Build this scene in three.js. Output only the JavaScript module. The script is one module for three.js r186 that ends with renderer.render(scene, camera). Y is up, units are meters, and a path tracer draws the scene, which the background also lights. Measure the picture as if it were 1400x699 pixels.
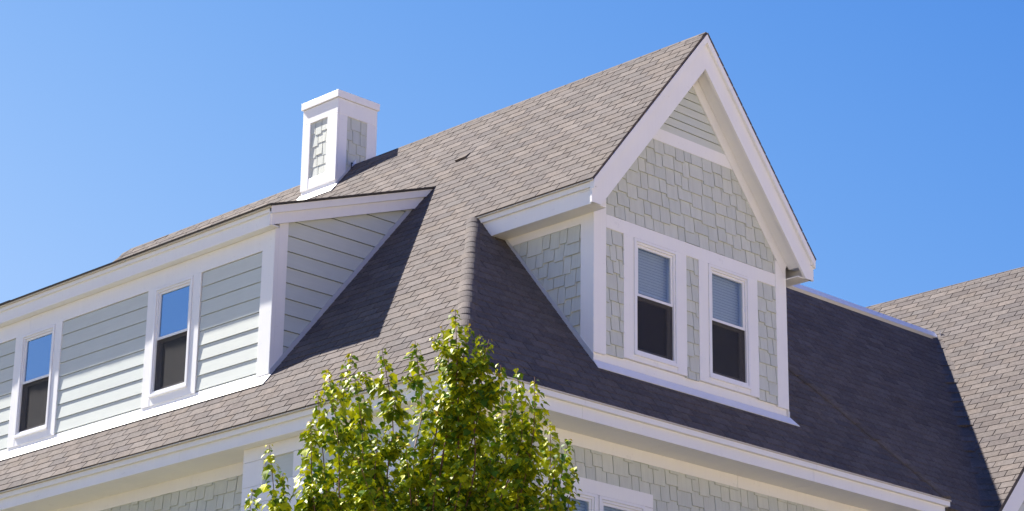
import * as THREE from 'three';
import { mergeGeometries } from 'three/addons/utils/BufferGeometryUtils.js';
import { RoundedBoxGeometry } from 'three/addons/geometries/RoundedBoxGeometry.js';

// ------------------------------------------------------------------ camera, sky, sun, exposure
const G = 8.6;                                   // house coordinates have y = 0 at the foot of the gable wall, G above the ground
const scene = new THREE.Scene();
const CAM = new THREE.Vector3(-17.135, -6.996 + G, 16.414);
const FW = new THREE.Vector3(0.65983, 0.32105, -0.67942).normalize();
const yawC = THREE.MathUtils.degToRad(44.143), pitC = THREE.MathUtils.degToRad(18.7265), rolC = THREE.MathUtils.degToRad(0.8084);
FW.set(Math.sin(yawC) * Math.cos(pitC), Math.sin(pitC), -Math.cos(yawC) * Math.cos(pitC));
const RT = new THREE.Vector3(Math.cos(yawC), 0, Math.sin(yawC));
const UPV = new THREE.Vector3().crossVectors(RT, FW);
const upRolled = UPV.clone().multiplyScalar(Math.cos(rolC)).addScaledVector(RT, -Math.sin(rolC));
const camera = new THREE.PerspectiveCamera(2 * Math.atan(349.5 / 3239.2) * 180 / Math.PI, 1400 / 699, 0.1, 2000);
camera.position.copy(CAM); camera.up.copy(upRolled); camera.lookAt(CAM.clone().add(FW)); camera.updateMatrixWorld();

const renderer = new THREE.WebGLRenderer({ antialias: true });
renderer.toneMapping = THREE.LinearToneMapping;
const EXPOSURE = 3.5;
renderer.toneMappingExposure = EXPOSURE;
renderer.shadowMap.enabled = true;

const SUN = new THREE.Vector3(-0.112, 0.748, -0.656).normalize();
const sun = new THREE.DirectionalLight(new THREE.Color().setRGB(1.0, 0.945, 0.85), 5.0);
sun.position.copy(SUN).multiplyScalar(60); sun.target.position.set(0, 0, 0);
sun.castShadow = true; sun.shadow.radius = 1; sun.shadow.mapSize.set(4096, 4096);
Object.assign(sun.shadow.camera, { left: -25, right: 25, top: 25, bottom: -25, near: 1, far: 140 });
scene.add(sun, sun.target);

{ // clear summer sky: air only, brighter and paler low down and toward the sun
  const W = 512, H = 256, d = new Float32Array(W * H * 4);
  const A = [0.222, 0.451, 0.915], kg = [0.0511, 0.0266, 0.0085], ke = [0.0985, 0.0524, 0.0168];
  for (let j = 0; j < H; j++) for (let i = 0; i < W; i++) {
    const lat = ((j + 0.5) / H - 0.5) * Math.PI, lon = ((i + 0.5) / W - 0.5) * 2 * Math.PI;
    const x = Math.cos(lat) * Math.cos(lon), y = Math.sin(lat), z = Math.cos(lat) * Math.sin(lon);
    let el = lat * 180 / Math.PI;
    const gam = Math.acos(Math.max(-1, Math.min(1, x * SUN.x + y * SUN.y + z * SUN.z))) * 180 / Math.PI;
    el = el < 5 ? 5 - (5 - Math.max(el, -5)) * 0.3 : el > 24 ? 24 + (1 - Math.exp(-(el - 24) / 22)) * 22 : el;
    const g = gam > 60 ? 60 + (1 - Math.exp(-(gam - 60) / 40)) * 40 : gam < 25 ? 25 - (25 - gam) * 0.3 : gam;
    for (let c = 0; c < 3; c++)
      d[(j * W + i) * 4 + c] = A[c] * Math.exp(-ke[c] * (el - 24.1)) * Math.exp(-kg[c] * (g - 42)) / EXPOSURE;
    d[(j * W + i) * 4 + 3] = 1;
  }
  const t = new THREE.DataTexture(d, W, H, THREE.RGBAFormat, THREE.FloatType);
  t.mapping = THREE.EquirectangularReflectionMapping; t.magFilter = t.minFilter = THREE.LinearFilter; t.needsUpdate = true;
  scene.background = t; scene.environment = t;
}

// ------------------------------------------------------------------ random numbers, noise, textures
function rng(seed) { let a = seed >>> 0; return () => { a = (a + 0x6D2B79F5) | 0; let t = Math.imul(a ^ (a >>> 15), 1 | a); t = (t + Math.imul(t ^ (t >>> 7), 61 | t)) ^ t; return ((t ^ (t >>> 14)) >>> 0) / 4294967296; }; }
const lerp = (a, b, t) => a + (b - a) * t;
function tileNoise(n, cells, seed, cy = cells) {           // smooth tiling value noise, -1..1
  const r = rng(seed), g = new Float32Array(cells * cy).map(() => r() * 2 - 1), o = new Float32Array(n * n);
  for (let j = 0; j < n; j++) for (let i = 0; i < n; i++) {
    const x = i / n * cells, y = j / n * cy, xi = Math.floor(x), yi = Math.floor(y);
    let fx = x - xi, fy = y - yi; fx = fx * fx * (3 - 2 * fx); fy = fy * fy * (3 - 2 * fy);
    const q = (a, b) => g[(b % cy) * cells + (a % cells)];
    o[j * n + i] = lerp(lerp(q(xi, yi), q(xi + 1, yi), fx), lerp(q(xi, yi + 1), q(xi + 1, yi + 1), fx), fy);
  }
  return o;
}
function greyTexture(n, fn, metres, srgb = true) {
  const d = new Uint8Array(n * n * 4);
  for (let k = 0; k < n * n; k++) {
    const v = fn(k), c = Array.isArray(v) ? v : [v, v, v];
    for (let q = 0; q < 3; q++) { const l = Math.max(0, Math.min(1, c[q])); d[k * 4 + q] = Math.round(255 * (srgb ? (l <= 0.0031308 ? 12.92 * l : 1.055 * Math.pow(l, 1 / 2.4) - 0.055) : l)); }
    d[k * 4 + 3] = 255;
  }
  const t = new THREE.DataTexture(d, n, n); t.wrapS = t.wrapT = THREE.RepeatWrapping; t.magFilter = THREE.LinearFilter; t.minFilter = THREE.LinearMipmapLinearFilter; t.generateMipmaps = true;
  if (srgb) t.colorSpace = THREE.SRGBColorSpace;
  t.repeat.set(1 / metres, 1 / metres); t.needsUpdate = true; return t;
}
const N = 512;
const n4 = tileNoise(N, 4, 1), n12 = tileNoise(N, 12, 2), n40 = tileNoise(N, 40, 3), n128 = tileNoise(N, 128, 4), n256 = tileNoise(N, 256, 5);
const streak = tileNoise(N, 90, 6, 5), streak2 = tileNoise(N, 28, 7, 3);
const granuleMap = greyTexture(N, (k) => { const v = 0.80 + 0.07 * n12[k] + 0.08 * n40[k] + 0.12 * n128[k] + 0.10 * n256[k]; return [v + 0.02 * n4[k], v, v - 0.02 * n4[k]]; }, 1.1);
const granuleBump = greyTexture(N, (k) => 0.5 + 0.2 * n128[k] + 0.3 * n256[k], 1.1, false);
const paintMap = greyTexture(N, (k) => { const v = 0.955 + 0.015 * n4[k] + 0.012 * n12[k] + 0.008 * streak[k] + (n40[k] > 0.82 && n128[k] > 0.1 ? -0.06 : 0); return [v, v, v - 0.006 - 0.008 * n12[k]]; }, 1.7);
const sidingMap = greyTexture(N, (k) => { const v = 0.93 + 0.02 * n12[k] + 0.035 * streak[k] + 0.02 * streak2[k]; return [v, v + 0.004 * n12[k], v - 0.006 * n4[k]]; }, 0.9);
const sidingBump = greyTexture(N, (k) => 0.5 + 0.35 * streak[k] + 0.12 * n128[k], 0.9, false);
const clapMap = (() => { const d = tileNoise(N, 5, 8, 80), e = tileNoise(N, 3, 9, 22); return greyTexture(N, (k) => { const v = 0.94 + 0.02 * d[k] + 0.015 * e[k] + 0.012 * n12[k]; return [v, v, v - 0.004 * n4[k]]; }, 1.2); })();
const groundMap = greyTexture(N, (k) => { const v = 0.82 + 0.1 * n4[k] + 0.08 * n12[k] + 0.06 * n128[k]; return [v, v - 0.01 * n12[k], v - 0.03 - 0.02 * n4[k]]; }, 9);
const screenAlpha = (() => greyTexture(N, (k) => 0.9 + 0.05 * n40[k] + 0.05 * n12[k], 0.6, false))();

const rgb = (r, g, b) => new THREE.Color().setRGB(r, g, b);
const std = (o) => new THREE.MeshStandardMaterial({ side: THREE.DoubleSide, ...o });
const M = {
  white: std({ color: rgb(0.87, 0.865, 0.87), roughness: 0.5, map: paintMap }),
  vinyl: std({ color: rgb(0.85, 0.85, 0.87), roughness: 0.35, map: paintMap }),
  drip: std({ color: rgb(0.6, 0.55, 0.46), roughness: 0.5, metalness: 0.1, map: paintMap }),
  metal: std({ color: rgb(0.7, 0.72, 0.75), roughness: 0.42, metalness: 0.35, map: paintMap }),
  felt: std({ color: rgb(0.085, 0.08, 0.076), roughness: 0.95, map: granuleMap }),
  wall: std({ color: rgb(0.58, 0.605, 0.565), roughness: 0.8, map: sidingMap }),
  backing: std({ color: rgb(0.58, 0.605, 0.565), roughness: 0.9, map: sidingMap }),
  roofAll: new THREE.MeshPhysicalMaterial({ side: THREE.DoubleSide, specularIntensity: 0.15, color: rgb(1, 1, 1), roughness: 0.95, map: granuleMap, bumpMap: granuleBump, bumpScale: 0.0012, vertexColors: true }),
  glass: new THREE.MeshPhysicalMaterial({ color: rgb(0.86, 0.9, 0.93), roughness: 0.02, metalness: 0, transmission: 1, thickness: 0, ior: 1.65, side: THREE.DoubleSide }),
  blind: std({ color: rgb(0.6, 0.61, 0.61), roughness: 0.6 }),
  coatedGlass: new THREE.MeshPhysicalMaterial({ color: rgb(0.19, 0.36, 0.62), roughness: 0.03, metalness: 0.9, transparent: true, opacity: 0.8, side: THREE.DoubleSide }),
  screen: std({ color: rgb(0.024, 0.02, 0.022), roughness: 0.9, transparent: true, opacity: 0.53 }),
  bronze: std({ color: rgb(0.045, 0.036, 0.034), roughness: 0.5, metalness: 0.2 }),
  room: std({ color: rgb(0.35, 0.34, 0.33), roughness: 0.9 }),
  dark: std({ color: rgb(0.05, 0.05, 0.055), roughness: 0.6 }),
  caulk: std({ color: rgb(0.5, 0.46, 0.4), roughness: 0.8 }),
  bark: std({ color: rgb(0.12, 0.085, 0.065), roughness: 0.9, map: sidingMap, bumpMap: sidingBump, bumpScale: 0.004 }),
  twig: std({ color: rgb(0.16, 0.075, 0.05), roughness: 0.75 }),
  asphalt: std({ color: rgb(0.055, 0.053, 0.052), roughness: 0.95, map: groundMap }),
  lawn: std({ color: rgb(0.06, 0.056, 0.024), roughness: 0.95, map: groundMap }),
  ground: std({ color: rgb(0.62, 0.49, 0.32), roughness: 0.95, map: groundMap }),
};
const sidingTones = [[0.6, 0.628, 0.58], [0.565, 0.596, 0.556], [0.622, 0.645, 0.588], [0.585, 0.61, 0.56]].map((c) => std({ color: rgb(...c), roughness: 0.72, map: sidingMap, bumpMap: sidingBump, bumpScale: 0.0012 }));
const clapTones = [[0.6, 0.64, 0.605], [0.585, 0.63, 0.6], [0.61, 0.645, 0.605]].map((c) => std({ color: rgb(...c), roughness: 0.68, map: clapMap }));
const roofTone = [[0.1221, 0.1067, 0.1048], [0.1303, 0.1136, 0.1094], [0.1355, 0.1196, 0.1155], [0.1414, 0.1226, 0.117], [0.1452, 0.1249, 0.1163], [0.1511, 0.131, 0.1254], [0.1593, 0.1378, 0.1299]];
const roofTones = roofTone.map((c) => new THREE.MeshPhysicalMaterial({ side: THREE.DoubleSide, specularIntensity: 0.15, color: rgb(...c), roughness: 0.95, map: granuleMap, bumpMap: granuleBump, bumpScale: 0.0012 }));

// ------------------------------------------------------------------ geometry helpers
const V = (x, y, z) => new THREE.Vector3(x, y, z);
function frame(o, v, n) { v = v.clone().normalize(); n = n.clone().normalize(); return { o, v, n, u: new THREE.Vector3().crossVectors(v, n) }; }
const at = (f, u, v, d = 0) => f.o.clone().addScaledVector(f.u, u).addScaledVector(f.v, v).addScaledVector(f.n, d);
function clip(poly, a, b, c) {                                  // keep a*u + b*v <= c
  const out = [];
  for (let i = 0; i < poly.length; i++) {
    const p = poly[i], q = poly[(i + 1) % poly.length], dp = a * p[0] + b * p[1] - c, dq = a * q[0] + b * q[1] - c;
    if (dp <= 0) out.push(p);
    if ((dp < 0 && dq > 0) || (dp > 0 && dq < 0)) { const t = dp / (dp - dq); out.push([lerp(p[0], q[0], t), lerp(p[1], q[1], t)]); }
  }
  return out;
}
function clipTo(poly, region) {                                 // region: convex, counter-clockwise
  for (let i = 0; i < region.length && poly.length > 2; i++) {
    const p = region[i], q = region[(i + 1) % region.length], a = q[1] - p[1], b = -(q[0] - p[0]);
    poly = clip(poly, a, b, a * p[0] + b * p[1]);
  }
  return poly;
}
const areaOf = (p) => { let s = 0; for (let i = 0; i < p.length; i++) { const a = p[i], b = p[(i + 1) % p.length]; s += a[0] * b[1] - a[1] * b[0]; } return s / 2; };
const rect = (u0, u1, v0, v1) => [[u0, v0], [u1, v0], [u1, v1], [u0, v1]];
function triGeo(tris, uvs) {
  const g = new THREE.BufferGeometry(), p = new Float32Array(tris.length * 3), t = new Float32Array(tris.length * 2);
  tris.forEach((q, i) => { p[i * 3] = q.x; p[i * 3 + 1] = q.y + G; p[i * 3 + 2] = q.z; t[i * 2] = uvs[i][0]; t[i * 2 + 1] = uvs[i][1]; });
  g.setAttribute('position', new THREE.BufferAttribute(p, 3)); g.setAttribute('uv', new THREE.BufferAttribute(t, 2)); g.computeVertexNormals(); return g;
}
function slab(f, poly, front, back = 0, off = [0, 0], swap = false) {   // convex polygon in a frame, thickness front(v) down to back
  if (areaOf(poly) < 0) poly = poly.slice().reverse();
  const fr = typeof front === 'function' ? front : () => front, tr = [], uv = [];
  const F = poly.map(([u, v]) => at(f, u, v, fr(v, u))), B = poly.map(([u, v]) => at(f, u, v, back)), n = poly.length;
  const T = (p) => swap ? [p[1] + off[0], p[0] + off[1]] : [p[0] + off[0], p[1] + off[1]];
  for (let i = 1; i < n - 1; i++) {
    tr.push(F[0], F[i], F[i + 1]); uv.push(T(poly[0]), T(poly[i]), T(poly[i + 1]));
    tr.push(B[0], B[i + 1], B[i]); uv.push(T(poly[0]), T(poly[i + 1]), T(poly[i]));
  }
  for (let i = 0; i < n; i++) {
    const j = (i + 1) % n, a = T(poly[i]), b = T(poly[j]);
    tr.push(B[i], B[j], F[j], B[i], F[j], F[i]); uv.push(a, b, [b[0] + 0.02, b[1] + 0.02], a, [b[0] + 0.02, b[1] + 0.02], [a[0] + 0.02, a[1] + 0.02]);
  }
  return triGeo(tr, uv);
}
let boardSeed = 11;
function bar(x0, x1, y0, y1, z0, z1, b = 0.004) {                // a board with eased edges, house coordinates
  const w = x1 - x0, h = y1 - y0, d = z1 - z0, r = Math.min(b, w / 3, h / 3, d / 3);
  const g = new RoundedBoxGeometry(w, h, d, 1, r).toNonIndexed ? new RoundedBoxGeometry(w, h, d, 1, r) : null;
  const p = g.attributes.position, n = g.attributes.normal, uv = g.attributes.uv, q = rng(boardSeed++), ox = q() * 3, oy = q() * 3;
  for (let i = 0; i < p.count; i++) {
    const X = p.getX(i), Y = p.getY(i), Z = p.getZ(i), ax = Math.abs(n.getX(i)), ay = Math.abs(n.getY(i)), az = Math.abs(n.getZ(i));
    if (ax > ay && ax > az) uv.setXY(i, Z + ox, Y + oy); else if (ay > az) uv.setXY(i, X + ox, Z + oy); else uv.setXY(i, X + ox, Y + oy);
  }
  g.translate((x0 + x1) / 2, (y0 + y1) / 2 + G, (z0 + z1) / 2);
  return g;
}
const strip3 = (g) => { const h = g.index ? g.toNonIndexed() : g; for (const k of Object.keys(h.attributes)) if (!['position', 'normal', 'uv', 'color'].includes(k)) h.deleteAttribute(k); h.clearGroups?.(); return h; };
const merge = (list) => mergeGeometries(list.map(strip3));
function add(parent, name, geo, mat, extra) {
  const m = new THREE.Mesh(Array.isArray(geo) ? merge(geo) : geo, mat); m.name = name; m.castShadow = m.receiveShadow = true;
  if (extra) Object.assign(m.userData, extra);
  parent.add(m); return m;
}
function group(parent, name, data) { const g = new THREE.Group(); g.name = name; if (data) g.userData = data; parent.add(g); return g; }

// bent shingle over a hip, in a valley or along a ridge: P -> C -> Q is the cross-section at the low edge, +step at the high edge
function bent(P, C, Q, step, nrm, tLow, tHigh, over = 0.02, seg = 6, off = 0) {
  const tr = [], uv = [], pt = (t, hi, h) => {
    const a = (1 - t) * (1 - t), b = 2 * t * (1 - t), c = t * t, k = hi ? 1 + over / step.length() : 0;
    return V(a * P.x + b * C.x + c * Q.x, a * P.y + b * C.y + c * Q.y, a * P.z + b * C.z + c * Q.z).addScaledVector(step, k).addScaledVector(nrm(t), h * (0.45 + 0.55 * Math.sin(Math.PI * t)));
  };
  const wid = P.distanceTo(C) + C.distanceTo(Q), len = step.length();
  for (let i = 0; i < seg; i++) {
    const t0 = i / seg, t1 = (i + 1) / seg, a = pt(t0, 0, tLow), b = pt(t1, 0, tLow), c = pt(t1, 1, tHigh), d = pt(t0, 1, tHigh), a2 = pt(t0, 0, 0), b2 = pt(t1, 0, 0);
    tr.push(a, b, c, a, c, d, a2, b2, b, a2, b, a);
    const A = [t0 * wid + off, off], B = [t1 * wid + off, off], Cc = [t1 * wid + off, len + off], D = [t0 * wid + off, len + off];
    uv.push(A, B, Cc, A, Cc, D, A, B, B, A, B, A);
    if (i === 0) { const d2 = pt(0, 1, 0); tr.push(a2, a, d, a2, d, d2); uv.push(A, A, D, A, D, D); }
    if (i === seg - 1) { const c2 = pt(1, 1, 0); tr.push(b2, c, b, b2, c2, c); uv.push(B, Cc, B, B, Cc, Cc); }
  }
  return triGeo(tr, uv);
}

// projection, only used to choose which of many alike pieces are kept as separate parts (those that show largest)
const pv = new THREE.Matrix4().multiplyMatrices(camera.projectionMatrix, camera.matrixWorldInverse);
function seenSize(f, poly) {
  const q = poly.map(([u, v]) => { const w = at(f, u, v); w.y += G; w.applyMatrix4(pv); return [w.x * 700, w.y * 350]; });
  const c = q.reduce((s, p) => [s[0] + p[0] / q.length, s[1] + p[1] / q.length], [0, 0]);
  if (Math.abs(c[0]) > 705 || Math.abs(c[1]) > 352) return 0;
  return Math.abs(areaOf(q));
}

// courses of asphalt tabs on a roof slope; the largest ones seen are parts of their own, the rest one joined part
function shingleRoof(parent, f, o) {
  const r = rng(o.seed), all = [], e = o.e;
  for (let i = 0; i < o.rows; i++) {
    const v0 = i * e, v1 = Math.min(v0 + e - 0.008, o.vTop ?? 1e9), tw = 0.305;
    const lo = o.uMin(v0 + e / 2, v0), hi = o.uMax(v0 + e / 2, v0), lo0 = o.uMin(v0, v0), lo1 = o.uMin(v1, v0), hi0 = o.uMax(v0, v0), hi1 = o.uMax(v1, v0);
    const ph = (i % 2) * tw / 2 + (r() - 0.5) * 0.03;
    const a = Math.floor((Math.min(lo0, lo1, lo) - ph) / tw), b = Math.ceil((Math.max(hi0, hi1, hi) - ph) / tw);
    const rowLift = r() * 0.002, wob = (r() - 0.5) * 0.003;
    for (let k = a; k < b; k++) {
      const g = 0.0068, u0 = ph + k * tw + g * (0.7 + 0.5 * r()), u1 = ph + (k + 1) * tw - g * (0.7 + 0.5 * r()), dv = wob + (r() - 0.5) * 0.0035;
      const batch = Math.sin(u0 * 1.3 + v0 * 2.1 + o.seed) + Math.sin(u0 * 0.47 - v0 * 3.7 + 2 * o.seed), tone = Math.min(6, Math.floor(Math.pow(r(), 1 + 0.15 * batch) * 7)), rl = r(), off = [r() * 4, r() * 4], lightness = 1 + (r() - 0.5) * 0.12;
      let poly = rect(u0, u1, v0 + dv, v1);
      if (o.skip && o.skip((u0 + u1) / 2, v0 + e / 2)) continue;
      const whole = u0 > Math.max(lo0, lo1) && u1 < Math.min(hi0, hi1);
      if (!whole) {
        const s = (lo1 - lo0) / (v1 - v0), s2 = (hi1 - hi0) / (v1 - v0);
        poly = clip(poly, -1, s, -(lo0 - s * v0)); if (poly.length > 2) poly = clip(poly, 1, -s2, hi0 - s2 * v0);
      }
      if (poly.length < 3 || Math.abs(areaOf(poly)) < 0.0006) continue;
      const lift = rl > 0.997 ? 0.006 : rl > 0.95 ? 0.0015 : 0, t0 = 0.0062 + rowLift * 0.5 + lift + r() * 0.0008, t1 = 0.004;
      all.push({ poly, front: (v) => lerp(t0, t1, Math.max(0, Math.min(1, (v - v0) / (v1 - v0)))), tone, off, lightness, size: seenSize(f, poly) * (o.hide && o.hide((u0 + u1) / 2, v0) ? 0 : 1) });
    }
  }
  const order = all.slice().sort((a, b) => b.size - a.size), keep = new Set(order.slice(0, o.keep ?? 0).filter((t) => t.size > 30));
  const rest = [];
  for (const t of all) {
    const g = slab(f, t.poly, t.front, o.back ?? -0.015, t.off);
    if (keep.has(t)) add(parent, 'roof_shingle', g, roofTones[t.tone]);
    else {
      const c = roofTone[t.tone], n = g.attributes.position.count, a = new Float32Array(n * 3);
      for (let q = 0; q < n; q++) for (let z = 0; z < 3; z++) a[q * 3 + z] = c[z] * t.lightness;
      g.setAttribute('color', new THREE.BufferAttribute(a, 3)); rest.push(g);
    }
  }
  if (rest.length) add(parent, 'joined_roof_shingles', rest, M.roofAll, { kind: 'stuff' });
}

// random-width wall shingles with staggered butts, inside a convex region, leaving out rectangles
function sidingShingles(parent, f, region, o) {
  const r = rng(o.seed), us = region.map((p) => p[0]), vs = region.map((p) => p[1]);
  const u0 = Math.min(...us), u1 = Math.max(...us), v0 = Math.min(...vs), v1 = Math.max(...vs), e = o.e ?? 0.16, base = o.base ?? v0;
  const W = o.widths ?? [0.115, 0.145, 0.165, 0.165, 0.19, 0.235];
  for (let i = Math.floor((v0 - base) / e) - 1; base + i * e < v1; i++) {
    let u = u0 - r() * 0.2, st = 0;
    while (u < u1) {
      const w = W[Math.floor(r() * W.length)]; st = r() < 0.72 ? (st ? 0 : 0.026 + r() * 0.01) : st;
      const t0 = (o.t ?? 0.018) + r() * 0.004, tone = Math.floor(r() * 4), off = [r() * 5, r() * 5], vb = base + i * e - st + (r() - 0.5) * 0.004, vt = base + (i + 1) * e + 0.016, uu = u;
      u += w;
      let list = [rect(uu + 0.0046, uu + w - 0.0046, vb, vt)];
      for (const [a, b, c, d] of o.holes ?? []) {
        const next = [];
        for (const p of list) {
          const pu = p.map((q) => q[0]), pvv = p.map((q) => q[1]);
          if (Math.max(...pu) <= a || Math.min(...pu) >= b || Math.max(...pvv) <= c || Math.min(...pvv) >= d) { next.push(p); continue; }
          const L = clip(p, 1, 0, a), R = clip(p, -1, 0, -b), mid = clip(clip(p, -1, 0, -a), 1, 0, b);
          if (L.length > 2) next.push(L); if (R.length > 2) next.push(R);
          const T = clip(mid, 0, -1, -d), B = clip(mid, 0, 1, c);
          if (T.length > 2) next.push(T); if (B.length > 2) next.push(B);
        }
        list = next;
      }
      for (let p of list) {
        p = clipTo(p, region);
        if (p.length < 3 || Math.abs(areaOf(p)) < 0.0007) continue;
        add(parent, 'siding_shingle', slab(f, p, (v) => lerp(t0, 0.002, Math.max(0, Math.min(1, (v - vb) / (vt - vb)))), -0.006, off), sidingTones[tone]);
      }
    }
  }
}
function clapboards(parent, f, region, o) {
  const r = rng(o.seed), vs = region.map((p) => p[1]), us = region.map((p) => p[0]), v0 = Math.min(...vs), v1 = Math.max(...vs);
  for (let vb = o.top - Math.ceil((o.top - v0) / o.e) * o.e; vb < v1 - 0.004; vb += o.e) {
    const t0 = (o.t ?? 0.0095) + r() * 0.0015, off = [r() * 5, r() * 5], p = clipTo(rect(Math.min(...us), Math.max(...us), vb, vb + o.e - 0.006), region), k = Math.floor(r() * 3);
    if (p.length < 3 || Math.abs(areaOf(p)) < 0.0006) continue;
    add(parent, 'clapboard', slab(f, p, (v) => lerp(t0, 0.0015, Math.max(0, Math.min(1, (v - vb) / o.e))), -0.006, off), clapTones[k]);
  }
}
// double-hung window in a wall frame (depth 0 = face of the casing)
function windowUnit(parent, f, u0, u1, v0, v1, o = {}) {
  const g = group(parent, 'window', o.label ? { label: o.label } : undefined), B = (a, b, c, d, front, back) => slab(f, rect(a, b, c, d), front, back, [u0 * 3.1, v0 * 1.7]);
  const cw = o.casing ?? 0.15, cb = o.casingBottom ?? 0.068, top = o.casingTop ?? v1 + 0.006;
  if (o.casing !== 0) {
    add(g, 'casing', B(u0 - cw, u0, v0 - cb, top, 0.004, -0.1), M.white); add(g, 'casing', B(u1, u1 + cw, v0 - cb, top, 0.004, -0.1), M.white);
    add(g, 'sill', [B(u0 + 0.002, u1 - 0.002, v0 - cb, v0, 0.002, -0.1)], M.white);
  }
  const ring = (w, a0, a1, b0, b1, fr, bk) => [B(a0, a0 + w, b0, b1, fr, bk), B(a1 - w, a1, b0, b1, fr, bk), B(a0 + w, a1 - w, b1 - w, b1, fr - 0.0005, bk), B(a0 + w, a1 - w, b0, b0 + w, fr - 0.0005, bk)];
  add(g, 'frame', [...ring(0.03, u0 + 0.002, u1 - 0.002, v0 + 0.002, v1 - 0.002, 0.016, -0.1), ...ring(0.024, u0 + 0.033, u1 - 0.033, v0 + 0.033, v1 - 0.033, 0.003, -0.1), B(u0 + 0.004, u1 - 0.004, v0 - 0.006, v0 + 0.014, 0.022, -0.02)], M.vinyl);
  const a = u0 + 0.058, b = u1 - 0.058, c = v0 + 0.058, d = v1 - 0.058, mid = o.mid ?? (c + d) / 2 - 0.02;
  const sw = 0.028;
  add(g, 'upper_sash', [...ring(sw, a, b, mid, d, -0.012, -0.042)], M.vinyl);
  add(g, 'lower_sash', [...ring(0.046, a, b, c, mid + 0.02, -0.052, -0.082)], M.vinyl);
  add(g, 'pane', B(a + sw, b - sw, mid + sw, d - sw, -0.026, -0.029), o.coated ? M.coatedGlass : M.glass);
  add(g, 'pane', B(a + 0.046, b - 0.046, c + 0.046, mid - 0.026, -0.066, -0.069), M.glass);
  add(g, 'insect_screen', B(a + 0.001, b - 0.001, c + 0.001, mid - 0.001, -0.018, -0.0185), M.screen);
  const sl = [], hang = o.hang ?? c + 0.02;
  for (let v = d - 0.01; v > hang; v -= 0.033) sl.push(slab(f, rect(a, b, v - 0.024, v - 0.001), (y) => -0.092 - (v - y) * 0.35, -0.103));
  if (hang > c + 0.1) sl.push(B(a, b, hang - 0.03, hang, -0.092, -0.106));
  add(g, 'blind', sl, M.blind, { kind: 'stuff' });
  add(g, 'interior_back', B(a - 0.02, b + 0.02, c - 0.02, d + 0.02, -0.112, -0.118), M.room);
  return g;
}

// ------------------------------------------------------------------ ground
{
  const g = new THREE.PlaneGeometry(900, 900, 8, 8); g.rotateX(-Math.PI / 2);
  const uv = g.attributes.uv, p = g.attributes.position; for (let i = 0; i < p.count; i++) uv.setXY(i, p.getX(i), p.getZ(i));
  const m = add(scene, 'ground', g, M.ground); m.userData = { kind: 'structure', label: 'pale sandy ground around the house', category: 'ground' };
}

{
  const g = new THREE.PlaneGeometry(110, 16.5, 4, 4); g.rotateX(-Math.PI / 2);
  const uv = g.attributes.uv, p = g.attributes.position; for (let i = 0; i < p.count; i++) uv.setXY(i, p.getX(i), p.getZ(i));
  g.translate(18, 0.006, 9.2);
  const m = add(scene, 'driveway', g, M.asphalt); m.userData = { kind: 'structure', label: 'dark asphalt driveway along the shaded side of the house', category: 'driveway' };
}
{
  const g = new THREE.PlaneGeometry(60, 90, 4, 4); g.rotateX(-Math.PI / 2);
  const uv = g.attributes.uv, p = g.attributes.position; for (let i = 0; i < p.count; i++) uv.setXY(i, p.getX(i), p.getZ(i));
  g.translate(-32.3, 0.004, -44.2);
  const m = add(scene, 'lawn', g, M.lawn); m.userData = { kind: 'structure', label: 'green lawn along the sunny side of the house', category: 'lawn' };
}
// ------------------------------------------------------------------ house measures
const S = 1.222, TH = Math.atan(S), CT = Math.cos(TH), ST = Math.sin(TH);
const W = 3.2, XC = 1.6, YP = 4.087, YE = 1.8, OG = 0.2712, ZR = 0.235;
const XE = -2.335, XF = W - XE, ZE = 0.495, YM = YP - S * (XC - XE);          // main eaves
const ZFAR = -10.85 - (XC - XE);
const roofA = (x) => YM + S * (x - XE), roofB = (z) => YM + S * (ZE - z);
const fA = frame(V(XE, YM, 0), V(CT, ST, 0), V(-ST, CT, 0)), fB = frame(V(0, YM, ZE), V(0, ST, -CT), V(0, CT, ST)), fD = frame(V(XF, YM, 0), V(-CT, ST, 0), V(ST, CT, 0));
const fFar = frame(V(0, YM, ZFAR), V(0, ST, CT), V(0, CT, -ST));
const faceZ = (z) => frame(V(0, 0, z), V(0, 1, 0), V(0, 0, 1)), faceX = (x) => frame(V(x, 0, 0), V(0, 1, 0), V(-1, 0, 0)), faceXp = (x) => frame(V(x, 0, 0), V(0, 1, 0), V(1, 0, 0));

const house = group(scene, 'house', { label: 'grey shingle-sided house with white trim, front gable, side dormer and white boxed chimney', category: 'house' });

// ---- roof slopes
const EX = (XE * -1 - OG) / CT / 26, VT = (XC - XE) / CT, hipCut = 0.032;
{ // sun-side slope, runs up to the ridge and out to the gable rake
  const vg = (-OG - XE) / CT;
  const hi = (v, vr) => vr > vg - 0.02 ? ZR + 0.006 : ZE - v * CT - hipCut, lo = (v) => ZFAR + v * CT + hipCut;
  const deckLow = [[ZFAR, 0], [ZE, 0], [ZE - vg * CT - 0.03, vg], [ZFAR + vg * CT, vg]].map((p) => p);
  deckLow[1] = [ZE - 0.03, 0];
  const deck = add(house, 'roof_slope', [slab(fA, deckLow, -0.018, -0.03), slab(fA, [[ZFAR + vg * CT, vg], [ZR, vg], [ZR, VT - 0.012], [-10.85, VT - 0.012]], -0.018, -0.03)], M.felt);
  shingleRoof(deck, fA, { seed: 21, e: EX, rows: Math.ceil(VT / EX), vTop: VT - 0.02, uMin: lo, uMax: hi, keep: 300,
    skip: (u, v) => { const x = XE + v * CT; return x > -1.68 && x < 0.36 && u < -3.36 && u > -12; },
    hide: (u, v) => u > -1.6 && v < 1.2 && u < 0.3 && v * CT < 0.55 });
}
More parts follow.
